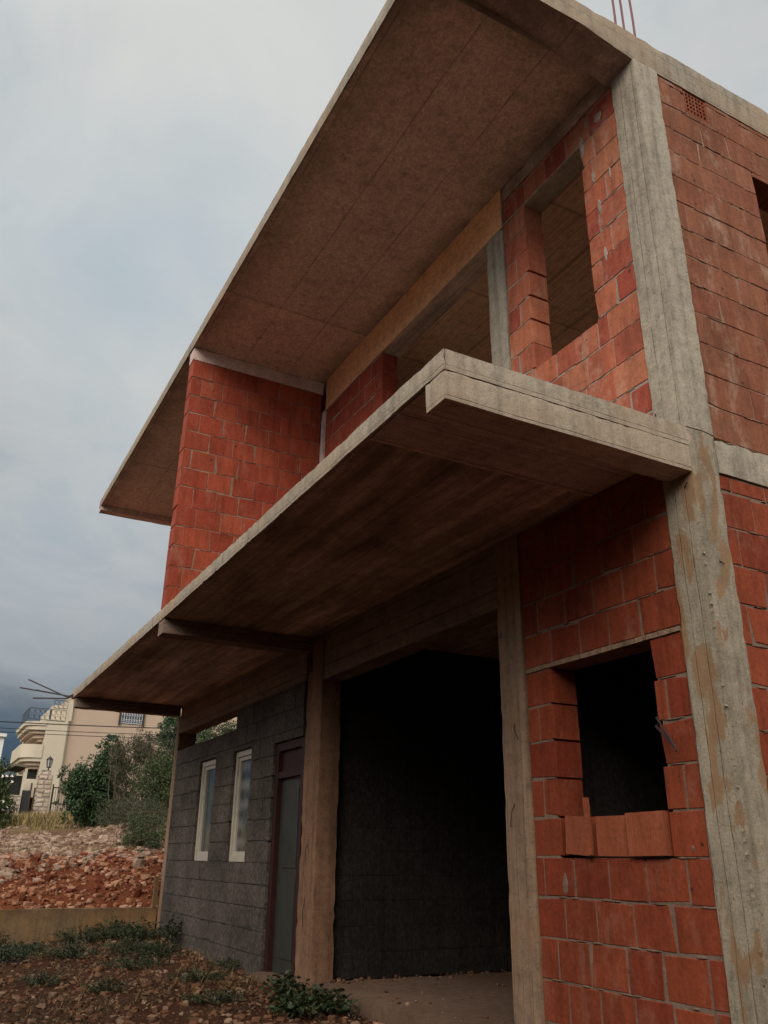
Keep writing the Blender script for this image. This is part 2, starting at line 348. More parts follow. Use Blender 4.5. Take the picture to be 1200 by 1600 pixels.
# roof
def roof_warp(p): return p
conc('ceiling', (-9.4, .2, 5.776), (-.24, D, 5.899), M['ceiling'], H, step=(.15, .15, .06), amp=.003, edge=.004)
rs = conc('roof_slab', (-9.54, -1.465, 5.778), (-.24, .2, 5.899), M['roof'], H, step=(.1, .12, .06), amp=.003, edge=.008)
def taper(p):
    if p[2] < 5.70 and p[1] < 0: p[2] = min(p[2] - .155 * p[1], 5.772)
    return p
eb = MB(); rbox(eb, (-.24, -1.465, 5.639), (0, D, 5.899), (.06, .07, .065), .004, .007, taper)
skin(eb.build('edge_beam', M['roof'], rs, smooth=38), M['fascia'], (1, 0, 0))
eb = MB(); rbox(eb, (-9.70, -1.465, 5.70), (-9.54, D, 5.897), (.05, .08, .05), .003, .005)
eb.build('edge_beam', M['roof'], rs, smooth=38)
fs_ = conc('fascia', (-9.7, -1.471, 5.772), (-.001, -1.4652, 5.9), M['fascia'], rs, step=(.06, .02, .04), amp=.002, edge=.004)
# upper floor slab, balcony slab
conc('floor_slab', (-9.5, .205, 2.904), (-.2, D, 3.01), M['balcony'], H, [(M['fascia'], (0, 0, 1))], step=(.3, .3, .1))
bs = conc('balcony_slab', (-9.596, -1.455, 2.904), (0, .2, 3.008), M['balcony'], H, [(M['fascia'], (0, 0, 1))], step=(.07, .1, .05), amp=.003, edge=.006)
conc('fascia', (-9.597, -1.464, 2.9005), (.003, -1.4552, 3.010), M['fascia'], bs, step=(.05, .02, .035), amp=.003, edge=.006)
conc('fascia', (.0002, -1.455, 2.901), (.004, .0, 3.006), M['fascia'], bs, step=(.02, .03, .035), amp=.002, edge=.002)
conc('end_beam', (-.158, -1.463, 2.754), (.003, .0, 2.9003), M['strip'], bs, [(M['fascia'], (1, 0, 0)), (M['fascia'], (0, -1, 0))], step=.03, amp=.002, edge=.004, seed=3)
conc('soffit_strip', (-.74, -1.44, 2.896), (-.16, .0, 2.9035), M['strip'], bs, step=(.08, .08, .02), amp=.001, edge=.001)
conc('cross_beam', (-4.89, -1.455, 2.766), (-4.70, .0, 2.903), M['beam'], bs, step=.06, amp=.003, edge=.006, seed=5)
conc('cross_beam', (-9.5, -1.44, 2.766), (-9.33, .0, 2.903), M['beam'], bs, step=.06, amp=.003, edge=.006, seed=6)
# columns
def colw(p):
    p[0] += .002 * nz((0, 0, p[2] + 7), 2); p[1] += .002 * nz((3, 0, p[2]), 2); return p
cc = conc('corner_column', (-.2, 0, -.3), (0, .2, 3.04), M['column'], H, step=(.04, .04, .05), amp=.003, edge=.005, warp=colw)
bd = MB()                                                            # perforated corner bead showing through the render
def jag(p):
    k = max(0, noise.noise(Vector((0, 0, p[2] * 55)))) * .012 - .004 + .004 * nz((0, 0, p[2]), 6)
    p[0] += k; p[1] -= k; return p
rbox(bd, (-.007, -.003, .5), (.003, .007, 2.5), (.005, .005, .007), 0, .0, jag)
bd.build('corner_bead', M['column'], cc, smooth=50)
def rag(p):
    if p[2] < 3.04: p[2] += .02 * nz(p, 16)
    return p
conc('corner_column', (-.203, -.005, 3.006), (.006, .198, 5.645), M['column_up'], H, step=(.04, .04, .05), amp=.003, edge=.0045, warp=rag, seed=2)
conc('column', (-1.7, 0, -.3), (-1.451, .2, 2.903), M['column_tan'], H, step=(.05, .05, .06), amp=.003, edge=.006, warp=colw, seed=8)
gc = conc('column', (-4.70, -.006, -.3), (-4.45, .2, 2.903), M['column_brown'], H, step=(.05, .05, .06), amp=.005, edge=.012, warp=colw, seed=9)
conc('column', (-4.865, .02, -.3), (-4.70, .2, 2.6), M['column_brown'], H, step=(.05, .05, .06), amp=.007, edge=.014, warp=colw, seed=19)
conc('column', (-9.5, .001, -.3), (-9.33, .25, 2.766), M['column_tan'], H, step=(.05, .05, .06), amp=.003, edge=.006, warp=colw, seed=10)
conc('column', (-1.644, .0, 3.0), (-1.428, .2, 5.398), M['column_up'], H, step=(.04, .04, .05), amp=.003, edge=.008, warp=colw, seed=11)
conc('column', (-4.745, -.012, 3.0), (-4.66, .2, 5.4), M['strip'], H, step=(.04, .05, .06), amp=.003, edge=.006, seed=12)
# beams of the facade line and the tie beam of the side wall
conc('garage_beam', (-4.45, .004, 2.458), (-1.7, .2, 2.903), M['beam'], H, step=(.07, .07, .06), amp=.004, edge=.006, seed=13)
conc('garage_beam', (-9.33, .004, 2.52), (-4.865, .2, 2.903), M['beam'], H, step=(.08, .07, .06), amp=.004, edge=.006, seed=14)
conc('tie_beam', (-.2, .2, 2.792), (.002, D, 2.997), M['column_up'], H, step=(.06, .06, .05), amp=.005, edge=.009, seed=15)
conc('eaves_beam', (-4.66, -.003, 5.398), (-1.43, .2, 5.777), M['balcony'], H, [(M['tan_beam'], (0, -1, 0))], step=(.08, .07, .06), amp=.003, edge=.004, seed=16)  # shade of the underside put into the darker body material
conc('eaves_beam', (-1.43, .003, 5.64), (-.2, .2, 5.777), M['roof'], H, step=(.04, .05, .03), amp=.012, edge=.01, seed=17)
# clay block walls
G = [(-.3 + .0, -.038), (-.038, .162), (.162, .362), (.362, .562), (.562, .762), (.762, .962), (.962, 1.165), (1.165, 1.37), (1.37, 1.575), (1.575, 1.78), (1.78, 1.985)]
G2 = [(2.012 + .2 * k, min(2.212 + .2 * k, 2.902)) for k in range(5) if 2.012 + .2 * k < 2.88]
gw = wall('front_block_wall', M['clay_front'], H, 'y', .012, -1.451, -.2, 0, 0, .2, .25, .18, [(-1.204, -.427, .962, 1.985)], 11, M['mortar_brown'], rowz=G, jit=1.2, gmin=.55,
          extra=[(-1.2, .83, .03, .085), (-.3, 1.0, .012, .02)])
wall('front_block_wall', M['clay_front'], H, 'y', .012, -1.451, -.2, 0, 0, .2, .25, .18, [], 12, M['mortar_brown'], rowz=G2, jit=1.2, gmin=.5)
conc('lintel', (-1.44, .003, 1.985), (-.215, .19, 2.012), M['column_tan'], gw, step=(.04, .04, .02), amp=.003, edge=.004, seed=20)
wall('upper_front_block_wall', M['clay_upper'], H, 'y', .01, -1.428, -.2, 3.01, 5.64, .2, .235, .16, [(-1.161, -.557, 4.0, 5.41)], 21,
     extra=[(-.455, 5.07, .022, .07), (-.43, 4.80, .02, .08), (-.42, 4.42, .018, .07), (-.31, 4.98, .012, .07), (-.53, 5.4, .03, .12), (-.36, 5.5, .05, .05)])
wall('upper_front_block_wall', M['clay_fin'], H, 'y', .01, -4.66, -3.367, 3.01, 5.4, .2, .24, .16, [], 22)
wall('upper_front_block_wall', M['clay_fin'], H, 'y', .01, -9.4, -4.9, 3.01, 5.77, .2, .25, .16, [(-8.2, -6.2, 3.01, 5.4)], 23)
ul = MB(); rbox(ul, (-1.42, .002, 5.404), (-.5, .16, 5.418), (.03, .04, .02), .002, .003); ul.build('lintel', M['fascia'], H, smooth=40)
# the cross wall on the balcony
fin = wall('balcony_cross_wall', M['clay_fin'], H, 'x', -4.746, -1.452, -.012, 3.01, 5.63, .2015, .24, .152, [], 31, M['mortar_clay'], gap=.006)
conc('cap_beam', (-4.9, -1.456, 5.63), (-4.742, 0, 5.777), M['strip'], fin, step=(.04, .06, .04), amp=.003, edge=.005, seed=21)
# side wall
def sw(z0, z1, op, seed): return wall('side_block_wall', M['clay_side'], H, 'x', -.008, .2, D, z0, z1, .2, .25, .18, op, seed, M['mortar_clay'], gap=.0045, jit=1.3)
PB = (.445, .645, 5.452, 5.636)
su = sw(3.0, 5.64, [(1.0, 2.2, 3.99, 5.155), PB, (3.6, 4.8, 3.99, 5.155)], 41)
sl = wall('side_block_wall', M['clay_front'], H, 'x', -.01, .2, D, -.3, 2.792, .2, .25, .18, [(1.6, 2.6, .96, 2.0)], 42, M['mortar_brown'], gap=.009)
pb = MB()
for i in range(7):
    a = PB[0] + .006 + i * (PB[1] - PB[0] - .02) / 6; pb.box((-.16, a, PB[2] + .004), (-.012, a + .008, PB[3] - .004))
for i in range(6):
    a = PB[2] + .004 + i * (PB[3] - PB[2] - .016) / 5; pb.box((-.16, PB[0] + .002, a), (-.014, PB[1] - .002, a + .008))
pb.box((-.18, PB[0] + .001, PB[2] + .001), (-.165, PB[1] - .001, PB[3] - .001))
pbo = pb.build('perforated_block', M['clay_loose'], su); pbo['label'] = 'hollow block laid with its holes facing out'
# the grey block wall with windows and door
W1, W2 = (-8.156, -7.513, .888, 2.039), (-6.852, -6.26, .888, 2.039)
DO = (-5.6, -4.866, -.3, 2.0)
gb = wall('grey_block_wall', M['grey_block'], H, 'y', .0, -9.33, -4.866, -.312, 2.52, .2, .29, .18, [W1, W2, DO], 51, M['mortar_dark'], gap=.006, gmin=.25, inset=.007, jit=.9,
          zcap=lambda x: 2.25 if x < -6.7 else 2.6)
gb['label'] = 'dark grey concrete block wall left bay'
for w in (W1, W2):
    f = MB(); a0, a1, c0, c1 = w; y0, y1, t = .035, .1, .06
    f.box((a0 + .003, y0, c0 + .003), (a0 + t, y1, c1 - .003)); f.box((a1 - t, y0, c0 + .003), (a1 - .003, y1, c1 - .003))
    f.box((a0 + t, y0, c0 + .003), (a1 - t, y1, c0 + t)); f.box((a0 + t, y0, c1 - t), (a1 - t, y1, c1 - .003))
    i = t; s = .045
    wo = f.build('window', M['pvc'], H)
    f = MB(); y0 = .055
    f.box((a0 + i, y0, c0 + i), (a0 + i + s, y1, c1 - i)); f.box((a1 - i - s, y0, c0 + i), (a1 - i, y1, c1 - i))
    f.box((a0 + i + s, y0, c0 + i), (a1 - i - s, y1, c0 + i + s)); f.box((a0 + i + s, y0, c1 - i - s), (a1 - i - s, y1, c1 - i))
    f.build('sash', M['pvc'], wo)
    f = MB(); f.box((a0 + i + s, .075, c0 + i + s), (a1 - i - s, .085, c1 - i - s)); f.build('pane', M['glass'] if w is W1 else M['glass_banded'], wo)
d = MB()
d.box((-5.6, .03, -.04), (-5.52, .14, 2.0)); d.box((-4.94, .03, -.04), (-4.867, .14, 2.0)); d.box((-5.52, .03, 1.92), (-4.94, .14, 2.0)); d.box((-5.52, .035, 1.66), (-4.94, .14, 1.72))
do = d.build('door_frame', M['door_red'], H)
d = MB(); d.box((-5.52, .07, 1.72), (-4.94, .1, 1.92)); d.build('top_panel', M['door_red'], do)
d = MB(); d.box((-5.515, .08, -.03), (-4.945, .11, 1.66)); d.box((-5.4, .072, .1), (-5.06, .0795, .75)); d.box((-5.4, .072, .85), (-5.06, .0795, 1.55)); d.build('door_leaf', M['door_leaf'], do)
conc('door_step', (-5.62, -.12, -.12), (-4.86, .2, -.03), M['floor'], H, step=.06, amp=.006, edge=.012)
# interior: floors and partitions
conc('garage_floor', (-4.45, .0, -.25), (-1.7, 5.2, .012), M['floor'], H, step=(.12, .12, .1), amp=.006, edge=.015)
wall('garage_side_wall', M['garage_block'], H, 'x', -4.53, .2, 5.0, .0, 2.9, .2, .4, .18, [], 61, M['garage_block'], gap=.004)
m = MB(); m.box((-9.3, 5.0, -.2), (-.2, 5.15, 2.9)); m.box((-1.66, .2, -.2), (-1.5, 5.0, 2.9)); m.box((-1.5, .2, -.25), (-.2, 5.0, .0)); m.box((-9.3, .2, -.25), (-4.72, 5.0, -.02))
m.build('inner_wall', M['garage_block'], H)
m = MB(); m.box((-9.4, 5.2, 3.012), (-.2, 5.36, 3.9)); m.box((-2.2, 5.2, 3.9), (-1.9, 5.36, 5.776)); m.box((-.5, 5.2, 3.9), (-.2, 5.36, 5.776)); m.box((-4.9, .2, 3.012), (-4.75, 5.2, 5.776)); m.box((-9.4, .17, 3.012), (-9.25, 5.2, 5.776))
m.build('inner_wall', M['strip'], H)
# reinforcement left sticking out, nails and tie wires
def bars(name, lst, r, mat, parent):
    for pts in lst:
        t = MB(); t.tube(pts, r, n=6); t.build(name, mat, parent, smooth=60)
bars('rebar', [[(-.10, .0, 5.85), (-.102, .005, 6.2), (-.108, .01, 6.6)], [(-.10, .075, 5.85), (-.104, .08, 6.3), (-.112, .08, 6.62)], [(-.1, .17, 5.85), (-.1, .172, 6.25), (-.105, .17, 6.6)]], .0075, M['rebar_red'], H)
bars('rebar', [[(-9.4, -1.44, 2.96), (-9.6, -1.52, 2.93), (-9.9, -2.02, 3.17)], [(-9.4, -1.43, 2.95), (-9.6, -1.5, 2.945), (-9.9, -2.11, 3.05)],
               [(-9.4, -1.40, 2.95), (-9.6, -1.46, 2.94), (-9.88, -1.86, 3.03), (-9.9, -1.9, 3.04)], [(-9.4, -1.45, 2.93), (-9.6, -1.52, 2.91), (-9.9, -1.92, 2.925)]], .0095, M['steel'], H)
bars('wire_hook', [[(-.44, .04, 1.60), (-.4, -.02, 1.59), (-.255, -.07, 1.43)], [(-.46, .05, 1.57), (-.41, -.02, 1.55), (-.255, -.07, 1.43), (-.25, -.075, 1.415)]], .006, M['steel'], H)
bars('tie_wire', [[(-1.56, -.005, 1.70), (-1.53, -.03, 1.66), (-1.49, -.035, 1.6)], [(-1.6, -.002, 1.25), (-1.595, -.03, 1.2), (-1.61, -.03, 1.12)], [(-1.69, -.0, 2.26), (-1.6, -.04, 2.27)],
                  [(-4.62, -.01, 1.05), (-4.61, -.03, 1.0), (-4.63, -.02, .9)], [(-4.62, -.01, .62), (-4.615, -.03, .52), (-4.615, -.02, .4)], [(-4.6, .0, 2.62), (-4.4, -.12, 2.68)], [(-4.45, .0, 2.5), (-4.2, -.1, 2.72), (-4.05, -.12, 2.82)],
                  [(-.1, .02, 2.68), (-.02, -.02, 2.7)], [(-.53, .01, 2.73), (-.35, -.06, 2.74)], [(-.19, -.0, 3.13), (-.16, -.03, 3.15)], [(.0, .1, 2.30), (.012, .12, 2.28)]], .003, M['steel'], H)
# ------------------------------------------------------------------ loose blocks on the window sill
def block(name, label, loc, size, rot):
    o = empty(name, label, 'clay block', loc, 0, 'loose blocks on the window sill'); o.rotation_euler = rot
    w, dp, h = size; t = .014; s = MB()
    s.box((-w / 2, 0, 0), (w / 2, t, h)); s.box((-w / 2, dp - t, 0), (w / 2, dp, h)); s.box((-w / 2, t, 0), (-w / 2 + t, dp - t, h)); s.box((w / 2 - t, t, 0), (w / 2, dp - t, h))
    s.build('shell', M['clay_loose'], o)
    k = MB()
    for i in (1, 2): k.box((-w / 2 + t, dp * i / 3 - .005, .002), (w / 2 - t, dp * i / 3 + .005, h - .003))
    k.box((-.005, t, .002), (.005, dp / 3 - .005, h - .003)); k.box((-.005, dp / 3 + .005, .002), (.005, dp * 2 / 3 - .005, h - .003)); k.box((-.005, dp * 2 / 3 + .005, .002), (.005, dp - t, h - .003))
    k.build('web', M['clay_loose'], o); return o
block('clay_block', 'loose clay block set askew on the sill with grey smudges, nearest the tall shard', (-1.07, -.004, .972), (.2, .19, .19), (0, R(3.5), R(-4)))
block('clay_block', 'loose clay block with a small hole in the middle of the window sill', (-.815, .008, .966), (.225, .2, .19), (0, R(.5), 0))
block('clay_block', 'loose clay block sticking out farthest, at the right end of the window sill', (-.556, -.013, .968), (.245, .2, .197), (0, R(-.8), R(2)))
s = MB(); rbox(s, (-.016, -.01, 0), (.016, .012, .285), .025, .002, .003)
o = T(s.build('clay_shard', M['clay_loose'], None, smooth=40), 'thin upright clay shard standing taller than the sill blocks beside it', 'clay shard'); o.location = (-.95, -.02, .968); o.rotation_euler = (0, R(-1), 0)
wall('front_block_wall', M['clay_front'], H, 'y', .03, -1.204, -1.18, .962, 1.16, .2, .25, .15, [], 13)
# ------------------------------------------------------------------ ground
def lerp(x, pts):
    for (a, c), (b, d) in zip(pts, pts[1:]):
        if x <= b: return c + (d - c) * max(0, (x - a)) / (b - a)
    return pts[-1][1]
def gz(x, y):
    if x > -9.56:
        b = lerp(x, [(-9.5, .05), (-7, -.035), (-5, -.06), (4, -.08)])
        z = b + (.075 * max(y, -2.4) + .14 * min(0, y + 2.4) if y < 0 else 0)
        q = max(-4.3 - y, x - 5.8) * (1 if x > -5 else max(0, (x + 9) / 4))
        if q > 0: z += 5.6 * (1 - math.exp(-(q / 1.5) ** 2)) + .3 * nz((x, y, 0), .4) * min(1, q)  # unseen bank behind and beside the camera, added to shade the lower storey
        return z + (.02 * nz((x, y, 0), 1.7) + .012 * nz((x, y, 3), 5) if y < -.12 else -.05)
    t = -9.5 - x
    z = lerp(t, [(0, .14), (.25, .2), (.8, .42), (2.3, .80), (3.5, .93), (14.5, 1.52), (20.5, 1.96), (33, 2.5), (60, 3.5), (500, 5)])
    k = min(1, t / 10)
    z += k * .075 * max(-3, min(9, y)) + .28 * math.exp(-((x + 16) / 3.5) ** 2) * min(1, max(0, (y + .2) / 1.2)) + min(1, t / 2) * (.12 * nz((x, y, 1), .35) + .05 * nz((x, y, 5), 1.5))
    return z
def axis(lo, a, b, hi, st, g=1.35):
    xs = [a]; 
    while xs[-1] < b: xs.append(xs[-1] + st)
    s = st; p = xs[-1]
    while p < hi: s *= g; p += s; xs.append(p)
    s = st; p = a; pre = []
    while p > lo: s *= g; p -= s; pre.append(p)
    return pre[::-1] + xs
xs = axis(-500, -34, 1, 300, .16); ys = axis(-300, -4.5, 8, 300, .16)
xs = sorted([x for x in xs if abs(x + 9.56) > .05] + [-9.58, -9.54])
V = [(x, y, gz(x, y)) for x in xs for y in ys]; ny = len(ys)
g = MB(); g.v = V; g.f = [(i * ny + j, (i + 1) * ny + j, (i + 1) * ny + j + 1, i * ny + j + 1) for i in range(len(xs) - 1) for j in range(ny - 1)]
t = NT('soil', .97, .1); co = t.co(); sep = t.n('ShaderNodeSeparateXYZ', i0=co)
n1 = t.noise(co, 1.3, 8, .7); n2 = t.noise(co, 14, 7, .75)
near = t.mix(t.mr(n1, .38, .62), (.055, .021, .011), (.075, .036, .02))
red = t.mix(t.mr(n1, .4, .6), (.11, .026, .012), (.17, .055, .023))
pale = t.mix(t.mr(n1, .4, .6), (.15, .085, .056), (.105, .056, .036))
gr = t.mix(t.mr(n1, .4, .6), (.2, .15, .07), (.13, .11, .05))
xw = t.math('ADD', sep.outputs[0], t.math('MULTIPLY', t.math('SUBTRACT', t.noise(co, .5, 4, .6), .5), 5.))
far = t.mix(t.mr(n1, .4, .6), (.42, .33, .22), (.33, .25, .15)); near = t.mix(t.math('MAXIMUM', t.mr(sep.outputs[1], -5.2, -7.), t.mr(sep.outputs[0], 6.5, 8.)), near, far)  # pale soil on the unseen bank, added to bounce light upward
c = t.mix(t.mr(xw, -12.6, -13.4), red, pale); c = t.mix(t.mr(xw, -22, -25), c, gr); c = t.mix(t.mr(sep.outputs[0], -9.54, -9.56), near, c)
c = t.mix(1., c, t.ramp(n2, [(.28, .55), (.5, 1.), (.75, 1.25)]), 'MULTIPLY')
o = g.build('ground', t.done(c, n2, .9, .05), None, smooth=60); T(o, kind='structure')
ICO = None
def ico(sub):
    bm = bmesh.new(); bmesh.ops.create_icosphere(bm, subdivisions=sub, radius=1); v = [q.co.copy() for q in bm.verts]; f = [tuple(w.index for w in q.verts) for q in bm.faces]; bm.free(); return v, f
I1, I2 = ico(1), ico(2)
def stone(mb, p, r, rnd, src=None, flat=.65):
    v, f = src or I1
    a = Matrix.Rotation(rnd.uniform(0, 6.28), 3, 'Z') @ Matrix.Rotation(rnd.uniform(-.5, .5), 3, 'X')
    sx, sy, sz = r * rnd.uniform(.7, 1.35), r * rnd.uniform(.7, 1.2), r * flat * rnd.uniform(.7, 1.3)
    sd = rnd.uniform(0, 99); P = Vector(p); out = []
    for q in v:
        k = 1 + .8 * noise.noise(q * 1.5 + Vector((sd, 0, 0)))
        w = Vector((max(-.66, min(.7, q.x * k)), max(-.7, min(.62, q.y * k)), max(-.7, min(.55, q.z * k))))
        out.append(P + a @ Vector((w.x * sx, w.y * sy, w.z * sz)))
    mb.add(out, f)
rnd = random.Random(77)
mb = MB()
for _ in range(9000):
    y = rnd.uniform(-3.2, 4.6); x = -11.1 - .62 * (y + 1.8) - 12.5 * rnd.random() ** 1.15 + rnd.gauss(0, .3)
    if x > -10.4 or nz((x, y, 11), 1.1) < -.22: continue
    if x < -20 and nz((x, y, 0), .4) < -.05: continue
    r = .02 + .1 * rnd.random() ** 3
    stone(mb, (x, y, gz(x, y) + r * .22), r, rnd)
T(mb.build('rubble', M['stone_pale'], None, fix=False), kind='stuff', label='pale limestone rubble spread over the slope', cat='rubble')
mb = MB()
for _ in range(5200):
    x = -9.62 - 3.6 * rnd.random(); y = rnd.uniform(-3., 2.6)
    r = .014 + .045 * rnd.random() ** 2.2 + (.05 if rnd.random() < .05 else 0)
    stone(mb, (x, y, gz(x, y) + r * .2), r, rnd, I2 if r > .1 else None, .8)
T(mb.build('rubble', M['stone_red'], None), kind='stuff', label='reddish rocks in the cut bank behind the low wall', cat='rubble')
mb = MB()
for _ in range(7000):
    x = rnd.uniform(-9.4, -1.2); y = -2.9 * rnd.random() ** 1.1
    if y > -.2 and -4.5 < x: y -= .2
    r = .007 + .034 * rnd.random() ** 3.4 + (.035 * rnd.random() if rnd.random() < .04 else 0)
    if nz((x, y, 9), .8) < -.25 and r < .02: continue
    stone(mb, (x, y, gz(x, y) + r * .25), r, rnd, I2 if r > .035 else None, .7)
for _ in range(260):
    x = rnd.uniform(-4.4, -1.8); y = .1 + 2.4 * rnd.random() ** 1.5
    if rnd.random() < .5: x = -4.42 + .3 * rnd.random() ** 2
    r = .006 + .02 * rnd.random() ** 3; stone(mb, (x, y, .014 + r * .3), r, rnd)
T(mb.build('rubble', M['stone_fg'], None), kind='stuff', label='orange brown stones strewn in front of the house', cat='rubble')
mb = MB(); stone(mb, (0, 0, 0), .13, random.Random(3), I2, 1.1); stone(mb, (.02, .02, .13), .08, random.Random(4), I2, 1.)
o = T(mb.build('boulder', M['stone_pale'], None), 'pale pinkish boulder standing out at the top of the red bank beside the house corner', 'boulder'); o.location = (-11.5, .15, gz(-11.5, .15) + .03)
for (x, y, r, sd, lab) in ((-9.0, -.95, .06, 8, 'whitish rock lying at the foot of the low yellow wall'), (-3.62, -.34, .045, 9, 'orange rock among the ivy leaves by the garage column'), (-2.9, -.2, .07, 12, 'rounded orange stone at the garage threshold'), (-8.0, -1.1, .07, 15, 'greyish slab of stone lying among the weeds before the low wall')):
    mb = MB(); stone(mb, (0, 0, 0), r, random.Random(sd), I2, .9)
    o = T(mb.build('boulder', M['stone_pale'] if sd in (8, 15) else M['stone_red'], None), lab, 'rock'); o.location = (x, y, gz(x, y) + r * .35)
# ------------------------------------------------------------------ low wall
lw = empty('low_wall', 'low yellowish concrete garden wall running out from the grey block wall', 'wall', (-9.46, 0, 0))
conc('wall_body', (-.1, -7., -.6), (0, -.02, .315), M['lowwall'], lw, step=(.05, .08, .06), amp=.005, edge=.006, seed=31)
conc('end_post', (-.05, -.085, .318), (.02, -.03, .69), M['lowwall'], lw, step=.03, amp=.002, edge=.004, seed=32)
# ------------------------------------------------------------------ plants
def leaf(mb, p, n, u, L, W, fold=.25):
    n = n.normalized(); u = (u - n * u.dot(n)); u = u.normalized() if u.length > 1e-4 else n.orthogonal().normalized(); w = n.cross(u)
    vs = [p, p + u * L * .45 + w * W * .5 + n * W * fold, p + u * L - n * L * .12, p + u * L * .45 - w * W * .5 + n * W * fold, p + u * L * .5]
    mb.add(vs, [(0, 4, 1), (1, 4, 2), (0, 3, 4), (4, 3, 2)])
def rv(rnd): return Vector((rnd.gauss(0, 1), rnd.gauss(0, 1), rnd.gauss(0, 1))).normalized()
def bush(name, label, cat, base, lobes, n, L, W, mat, seed, stems=7, bark=None, group=None, up=.3, shell=.55, twigs=0):
    """lobes: (dx,dy,dz,rx,ry,rz); leaves sit in small clumps spread through each lobe"""
    rnd = random.Random(seed); o = empty(name, label, cat, base, 0, group)
    cr, st = MB(), MB(); tot = sum(l[3] * l[4] * l[5] for l in lobes)
    for lb in lobes:
        c = Vector(lb[:3]); rr = Vector(lb[3:])
        k = max(4, int(n * (lb[3] * lb[4] * lb[5]) / tot / 22))
        for _ in range(k):
            d = rv(rnd); f = shell + (1 - shell) * rnd.random() if rnd.random() < .75 else rnd.random()
            q = c + Vector((d.x * rr.x, d.y * rr.y, d.z * rr.z)) * f
            if q.z < .02: q.z = rnd.uniform(.02, .2)
            cs = min(rr) * rnd.uniform(.16, .34)
            if rnd.random() < .12: q += d * cs * 1.5; cs *= .7
            for _ in range(rnd.randint(14, 30)):
                e = rv(rnd); leaf(cr, q + e * cs * rnd.random() ** .5, (e + rv(rnd) * .6 + Vector((0, 0, up))), e + rv(rnd) * .7 + d * .5, L * rnd.uniform(.6, 1.25), W * rnd.uniform(.6, 1.25))
        for _ in range(max(1, stems // len(lobes))):
            d = rv(rnd); e = c + Vector((d.x * rr.x, d.y * rr.y, abs(d.z) * rr.z)) * .8
            a = Vector((rnd.uniform(-.12, .12) + c.x * .25, rnd.uniform(-.12, .12) + c.y * .25, -.1)); mm = (a + e) / 2 + rv(rnd) * .12
            st.tube([a, (a + mm) / 2 + rv(rnd) * .04, mm, (mm + e) / 2 + rv(rnd) * .06, e], .02, .004, 5)
        for _ in range(twigs):
            d = rv(rnd); e = c + Vector((d.x * rr.x, d.y * rr.y, d.z * rr.z)); a = Vector((c.x + rnd.uniform(-.25, .25), c.y + rnd.uniform(-.25, .25), max(0, c.z - rr.z * rnd.random())))
            st.tube([a, (a + e) / 2 + rv(rnd) * .1, e], .009, .003, 4)
    cr.build('crown', mat, o); st.build('trunk', bark or M['bark'], o, smooth=60); return o
B = lambda x, y: (x, y, gz(x, y))
bush('shrub', 'large dark green shrub in front of the cream villa, left of the dry twigs', 'shrub', B(-24, 1.6), [(-.0, -.3, 1.0, .65, .65, .8), (0, .3, 1.5, .6, .5, .8), (0, .1, .6, .7, .75, .65), (.1, -.65, 1.2, .35, .35, .45), (0, .25, 2.15, .3, .32, .42)], 15000, .1, .055, M['leaf_dark'], 1, 12)
bush('shrub', 'leggy olive brown shrub of dry twigs between the dark and the green shrub', 'shrub', B(-22.5, 2.0), [(0, 0, 1.7, .5, .5, .6), (.1, .15, .9, .45, .5, .8), (0, -.2, 2.1, .35, .35, .4), (0, .5, 2.2, .45, .45, .5)], 6500, .06, .028, M['leaf_olive'], 2, 14, M['twig'], twigs=55, shell=.3)
bush('shrub', 'mid green bushy shrub beside the end column of the house', 'shrub', B(-20, 2.55), [(0, -.15, 1.1, .6, .65, .65), (0, .5, 1.2, .5, .6, .7), (.2, .1, .5, .55, .75, .5)], 14000, .06, .034, M['leaf_mid'], 3, 9)
bush('shrub', 'sparse brownish thicket behind the mid green shrub', 'shrub', B(-24.5, 3.4), [(0, 0, 1.6, .7, .7, .9), (0, .7, 1.7, .6, .6, .9), (0, -.6, 2.2, .45, .5, .6), (0, .3, .6, .6, 1., .6)], 9000, .07, .034, M['leaf_olive'], 4, 14, M['twig'], twigs=50, shell=.3)
bush('tree', 'dark green tree top showing under the balcony beside the end column', 'tree', B(-26, 4.3), [(0, -.1, 2.7, .6, .55, .6), (0, .5, 2.5, .65, .7, .65), (0, .1, 1.6, .6, .8, .8)], 9000, .1, .055, M['leaf_dark'], 5, 8)
bush('tree', 'light green tree seen through the gap above the grey block wall', 'tree', B(-23.5, 5.4), [(0, -.4, 2.2, .9, .9, .95), (0, .8, 2.4, .9, 1.0, .95), (0, 1.9, 2.3, .9, .9, 1.), (0, 0, 1.2, .8, 1.2, .9)], 17000, .1, .055, M['leaf_mid'], 6, 8)
bush('shrub', 'low dry scrub at the foot of the green shrub on the slope', 'shrub', B(-16.2, 1.15), [(0, 0, .3, .6, .6, .35), (-.5, .3, .35, .5, .5, .3), (.6, .2, .2, .4, .4, .25)], 6000, .05, .014, M['leaf_olive'], 7, 10, M['twig'], twigs=25)
bush('shrub', 'brownish green thorny scrub at the top of the rubble below the dry shrub', 'shrub', B(-19.5, 1.35), [(0, 0, .35, .6, .6, .38), (0, .5, .3, .5, .5, .35)], 4200, .06, .02, M['leaf_olive'], 17, 10, M['twig'], twigs=24)
bush('shrub', 'dark scrub hanging over the red bank next to the house corner', 'shrub', B(-13.3, .5), [(0, .1, .2, .55, .4, .28), (-.5, .2, .35, .5, .4, .35)], 5500, .045, .018, M['leaf_mid'], 8, 8, M['twig'], twigs=12)
